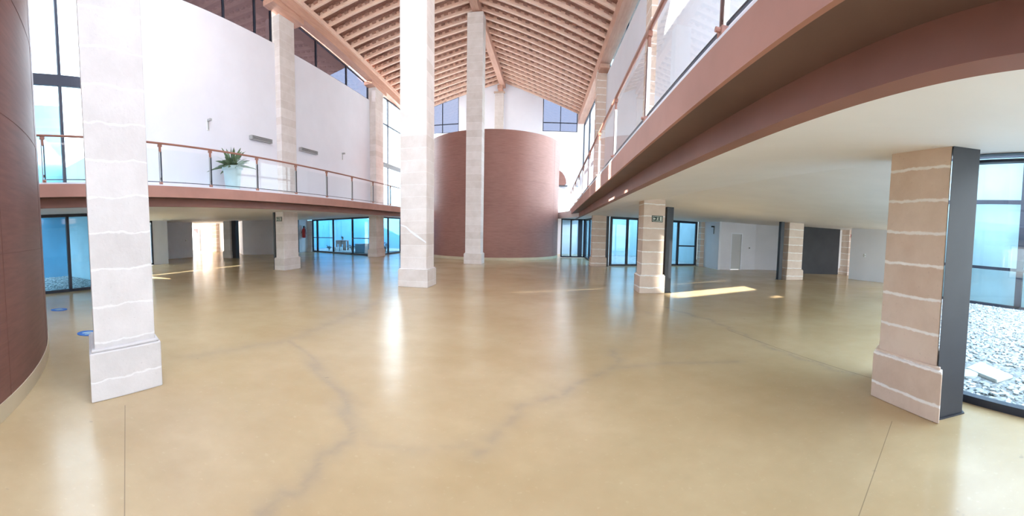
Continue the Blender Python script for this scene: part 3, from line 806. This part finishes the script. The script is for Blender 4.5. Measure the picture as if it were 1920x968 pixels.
wall_lamp((-23.0, 22.05, 1.75), (.24, -.97, 0), 'dark wall lamp in the bright far left passage', .4, 'black')
def uplight(y0, y1, z, label):
    t = thing('wall_light', label, 'wall light', (XL + .06, (y0 + y1) / 2, z))
    MB().box(XL, XL + .14, y0, y1, z, z + .15).build('housing', M['grey_pl'], t, bevel=.01)
    b = MB()
    for k in range(3): b.box(XL + .138, XL + .146, y0 + .06, y1 - .06, z + .03 + k * .04, z + .045 + k * .04)
    b.build('louvre', M['steel'], t)
uplight(14.1, 15.4, 5.0, 'long grey wall light on the upper left wall between the pillars')
uplight(11.0, 12.2, 5.0, 'long pale wall light left of the first upper left pillar')
def small_box(p, sz, label, name, cat, mat='black'):
    t = thing(name, label, cat, p)
    x, y, z = p
    MB().box(x - sz[0], x + sz[0], y - sz[1], y + sz[1], z - sz[2], z + sz[2]).build('plate', M['white_pl'], t, bevel=.004)
    MB().box(x - sz[0] * .6, x + sz[0] * .6, y - sz[1] - .012, y + sz[1] + .012, z - sz[2] * .5, z + sz[2] * .5).build('button', M[mat], t)
small_box((9.8, 18.235, 1.12), (.04, .015, .06), 'light switch beside the grey door', 'light_switch', 'switch')
small_box((12.87, 12.98, 1.15), (.03, .05, .07), 'small switch on the white wall at the far right', 'light_switch', 'switch', 'grey_pl')
small_box((-21.17, 16.35, 1.15), (.02, .05, .07), 'small switch on the grey panel deep on the left', 'light_switch', 'switch')
t = thing('pull_handle', 'dark bar sticking out of the stone pier beside the patio glazing', 'handle', (7.98, 19.6, 1.1))
MB().tube([(7.95, 19.71, 1.1), (7.95, 19.55, 1.1), (8.0, 19.5, 1.1)], .03, 8).build('lever', M['black'], t)
MB().lathe((7.95, 19.69, 1.06), [(.05, 0), (.05, .08)], 12).build('rose', M['black'], t)
# fire hose cabinet half hidden by the left pillar
ex, ey = -16.92, 23.72
t = thing('fire_extinguisher', 'red fire extinguisher on the wall right of the left exit sign pillar', 'fire extinguisher', (ex, ey, 1.05))
MB().lathe((ex, ey, 1.05), [(.06, 0), (.13, .02), (.135, .58), (.07, .72), (.04, .76)], 18).build('cylinder', M['red'], t, smooth=True)
MB().box(ex - .04, ex + .06, ey - .05, ey + .05, 1.80, 1.92).build('valve', M['black'], t)
MB().tube([(ex + .05, ey, 1.86), (ex + .16, ey, 1.76), (ex + .17, ey, 1.3)], .018, 8).build('hose', M['black'], t)
MB().box(ex - .16, ex - .1, ey - .1, ey + .1, 1.4, 1.5).build('wall_bracket', M['steel'], t)

# round floor stickers
def sticker(x, y, label):
    t = thing('floor_sticker', label, 'floor sticker', (x, y, 0), 'round blue stickers on the floor')
    MB().lathe((x, y, .001), [(.001, 0), (.19, 0), (.19, .003), (.001, .003)], 32).build('disc', M['blue'], t)
    b = MB()
    for s_ in (-1, 1):
        b.prism([(x + s_ * .05 + .035 * math.cos(k * PI / 6), y + .09 * math.sin(k * PI / 6)) for k in range(12)], .0035, .0055)
    b.build('footprint', M['patio_wall'], t)
sticker(-8.62, 2.95, 'round blue floor sticker nearer the left patio window')
sticker(-6.15, 2.6, 'round blue floor sticker half hidden by the left foreground pillar')

# palm in a pot on the left balcony
t = thing('potted_palm', 'leafy potted palm on the left balcony before the bright wall', 'plant', (-9.4, 9.25, 2.885))
px, py, pz = -9.4, 9.25, 2.885
MB().lathe((px, py, pz), [(.22, 0), (.30, .72), (.35, .74), (.35, .84), (.30, .84), (.28, .78)], 28).build('pot', M['pot'], t, smooth=True)
MB().lathe((px, py, pz + .82), [(.001, -.08), (.285, -.08), (.285, -.06), (.001, -.06)], 20).build('soil', M['shrub'], t)
lf = MB()
for i in range(80):
    a = random.uniform(0, 2 * PI); el = random.uniform(.15, 1.35); L = random.uniform(.45, .9)
    d = Vector((math.cos(a) * math.cos(el), math.sin(a) * math.cos(el), math.sin(el)))
    pts = []
    for k in range(7):
        u = k / 6
        pts.append(Vector((px, py, pz + .8)) + d * (L * u) + Vector((0, 0, -.28 * u * u * math.cos(el))))
    sd = d.cross(Vector((random.uniform(-1, 1), random.uniform(-1, 1), random.uniform(.2, 1)))).normalized()
    for k in range(6):
        w0 = .05 * math.sin(PI * (k / 6) * .92 + .12); w1 = .05 * math.sin(PI * ((k + 1) / 6) * .92 + .12)
        lf.bm.faces.new([lf.bm.verts.new(q) for q in (pts[k] - sd * w0, pts[k] + sd * w0, pts[k + 1] + sd * w1, pts[k + 1] - sd * w1)])
lf.build('fronds', M['leaf'], t)

# ------------------------------------------------------------------ sky, sun
W = bpy.data.worlds.new('sky'); S.world = W; W.use_nodes = True
nt = W.node_tree; bg = nt.nodes['Background']
tc = nt.nodes.new('ShaderNodeTexCoord')
sep = nt.nodes.new('ShaderNodeSeparateXYZ'); nt.links.new(tc.outputs['Generated'], sep.inputs[0])
mr = nt.nodes.new('ShaderNodeMapRange'); mr.inputs[1].default_value = 0; mr.inputs[2].default_value = .7
nt.links.new(sep.outputs[2], mr.inputs[0])
cr = nt.nodes.new('ShaderNodeMix'); cr.data_type = 'RGBA'
cr.inputs[6].default_value = (.93, .97, 1.0, 1); cr.inputs[7].default_value = (.55, .76, 1.0, 1)
nt.links.new(mr.outputs[0], cr.inputs[0])
nz = nt.nodes.new('ShaderNodeTexNoise'); nz.inputs['Scale'].default_value = 2.2; nz.inputs['Detail'].default_value = 6
nt.links.new(tc.outputs['Generated'], nz.inputs['Vector'])
m2 = nt.nodes.new('ShaderNodeMapRange'); m2.inputs[1].default_value = .45; m2.inputs[2].default_value = .7
nt.links.new(nz.outputs['Fac'], m2.inputs[0])
c2 = nt.nodes.new('ShaderNodeMix'); c2.data_type = 'RGBA'; c2.inputs[7].default_value = (1, 1, 1, 1)
nt.links.new(m2.outputs[0], c2.inputs[0]); nt.links.new(cr.outputs[2], c2.inputs[6])
nt.links.new(c2.outputs[2], bg.inputs[0])
bg.inputs[1].default_value = 2.2

sun = bpy.data.lights.new('sun', 'SUN'); sun.energy = 12.0; sun.angle = math.radians(.6); sun.color = (1, .93, .82)
so = bpy.data.objects.new('sun', sun); C.objects.link(so)
sd = Vector((1, .45, -.48)).normalized()
so.rotation_euler = sd.to_track_quat('-Z', 'Y').to_euler(); so.location = (-30, -10, 30)

# ------------------------------------------------------------------ camera: cylindrical panorama, as the phone stitched it
F = 750.0
cam = bpy.data.cameras.new('camera'); cam.type = 'PANO'; cam.panorama_type = 'CENTRAL_CYLINDRICAL'
cam.central_cylindrical_range_u_min = -960 / F; cam.central_cylindrical_range_u_max = 960 / F
cam.central_cylindrical_range_v_min = -484 / F; cam.central_cylindrical_range_v_max = 484 / F
cam.central_cylindrical_radius = 1.0
cam.clip_start = .05; cam.clip_end = 500
co = bpy.data.objects.new('camera', cam); C.objects.link(co)
P_, R_, T_ = math.radians(-4.0), math.radians(-1.0), math.radians(5.7)
def rot(v):
    x, y, z = v
    c, s = math.cos(R_), math.sin(R_); x, z = c * x + s * z, -s * x + c * z
    c, s = math.cos(P_), math.sin(P_); y, z = c * y - s * z, s * y + c * z
    c, s = math.cos(T_), math.sin(T_); x, y = c * x - s * y, s * x + c * y
    return Vector((x, y, z))
r_, f_, u_ = rot((1, 0, 0)), rot((0, 1, 0)), rot((0, 0, 1))
co.matrix_world = Matrix(((r_.x, u_.x, -f_.x, 0), (r_.y, u_.y, -f_.y, 0), (r_.z, u_.z, -f_.z, 1.6), (0, 0, 0, 1)))
S.camera = co

S.view_settings.view_transform = 'Standard'; S.view_settings.look = 'None'
S.view_settings.gamma = 1; S.view_settings.use_curve_mapping = False
S.view_settings.exposure = 1.9
try:
    S.cycles.use_denoising = True
    S.cycles.max_bounces = 12; S.cycles.transparent_max_bounces = 16; S.cycles.diffuse_bounces = 6
    S.cycles.sample_clamp_indirect = 8
except Exception: pass
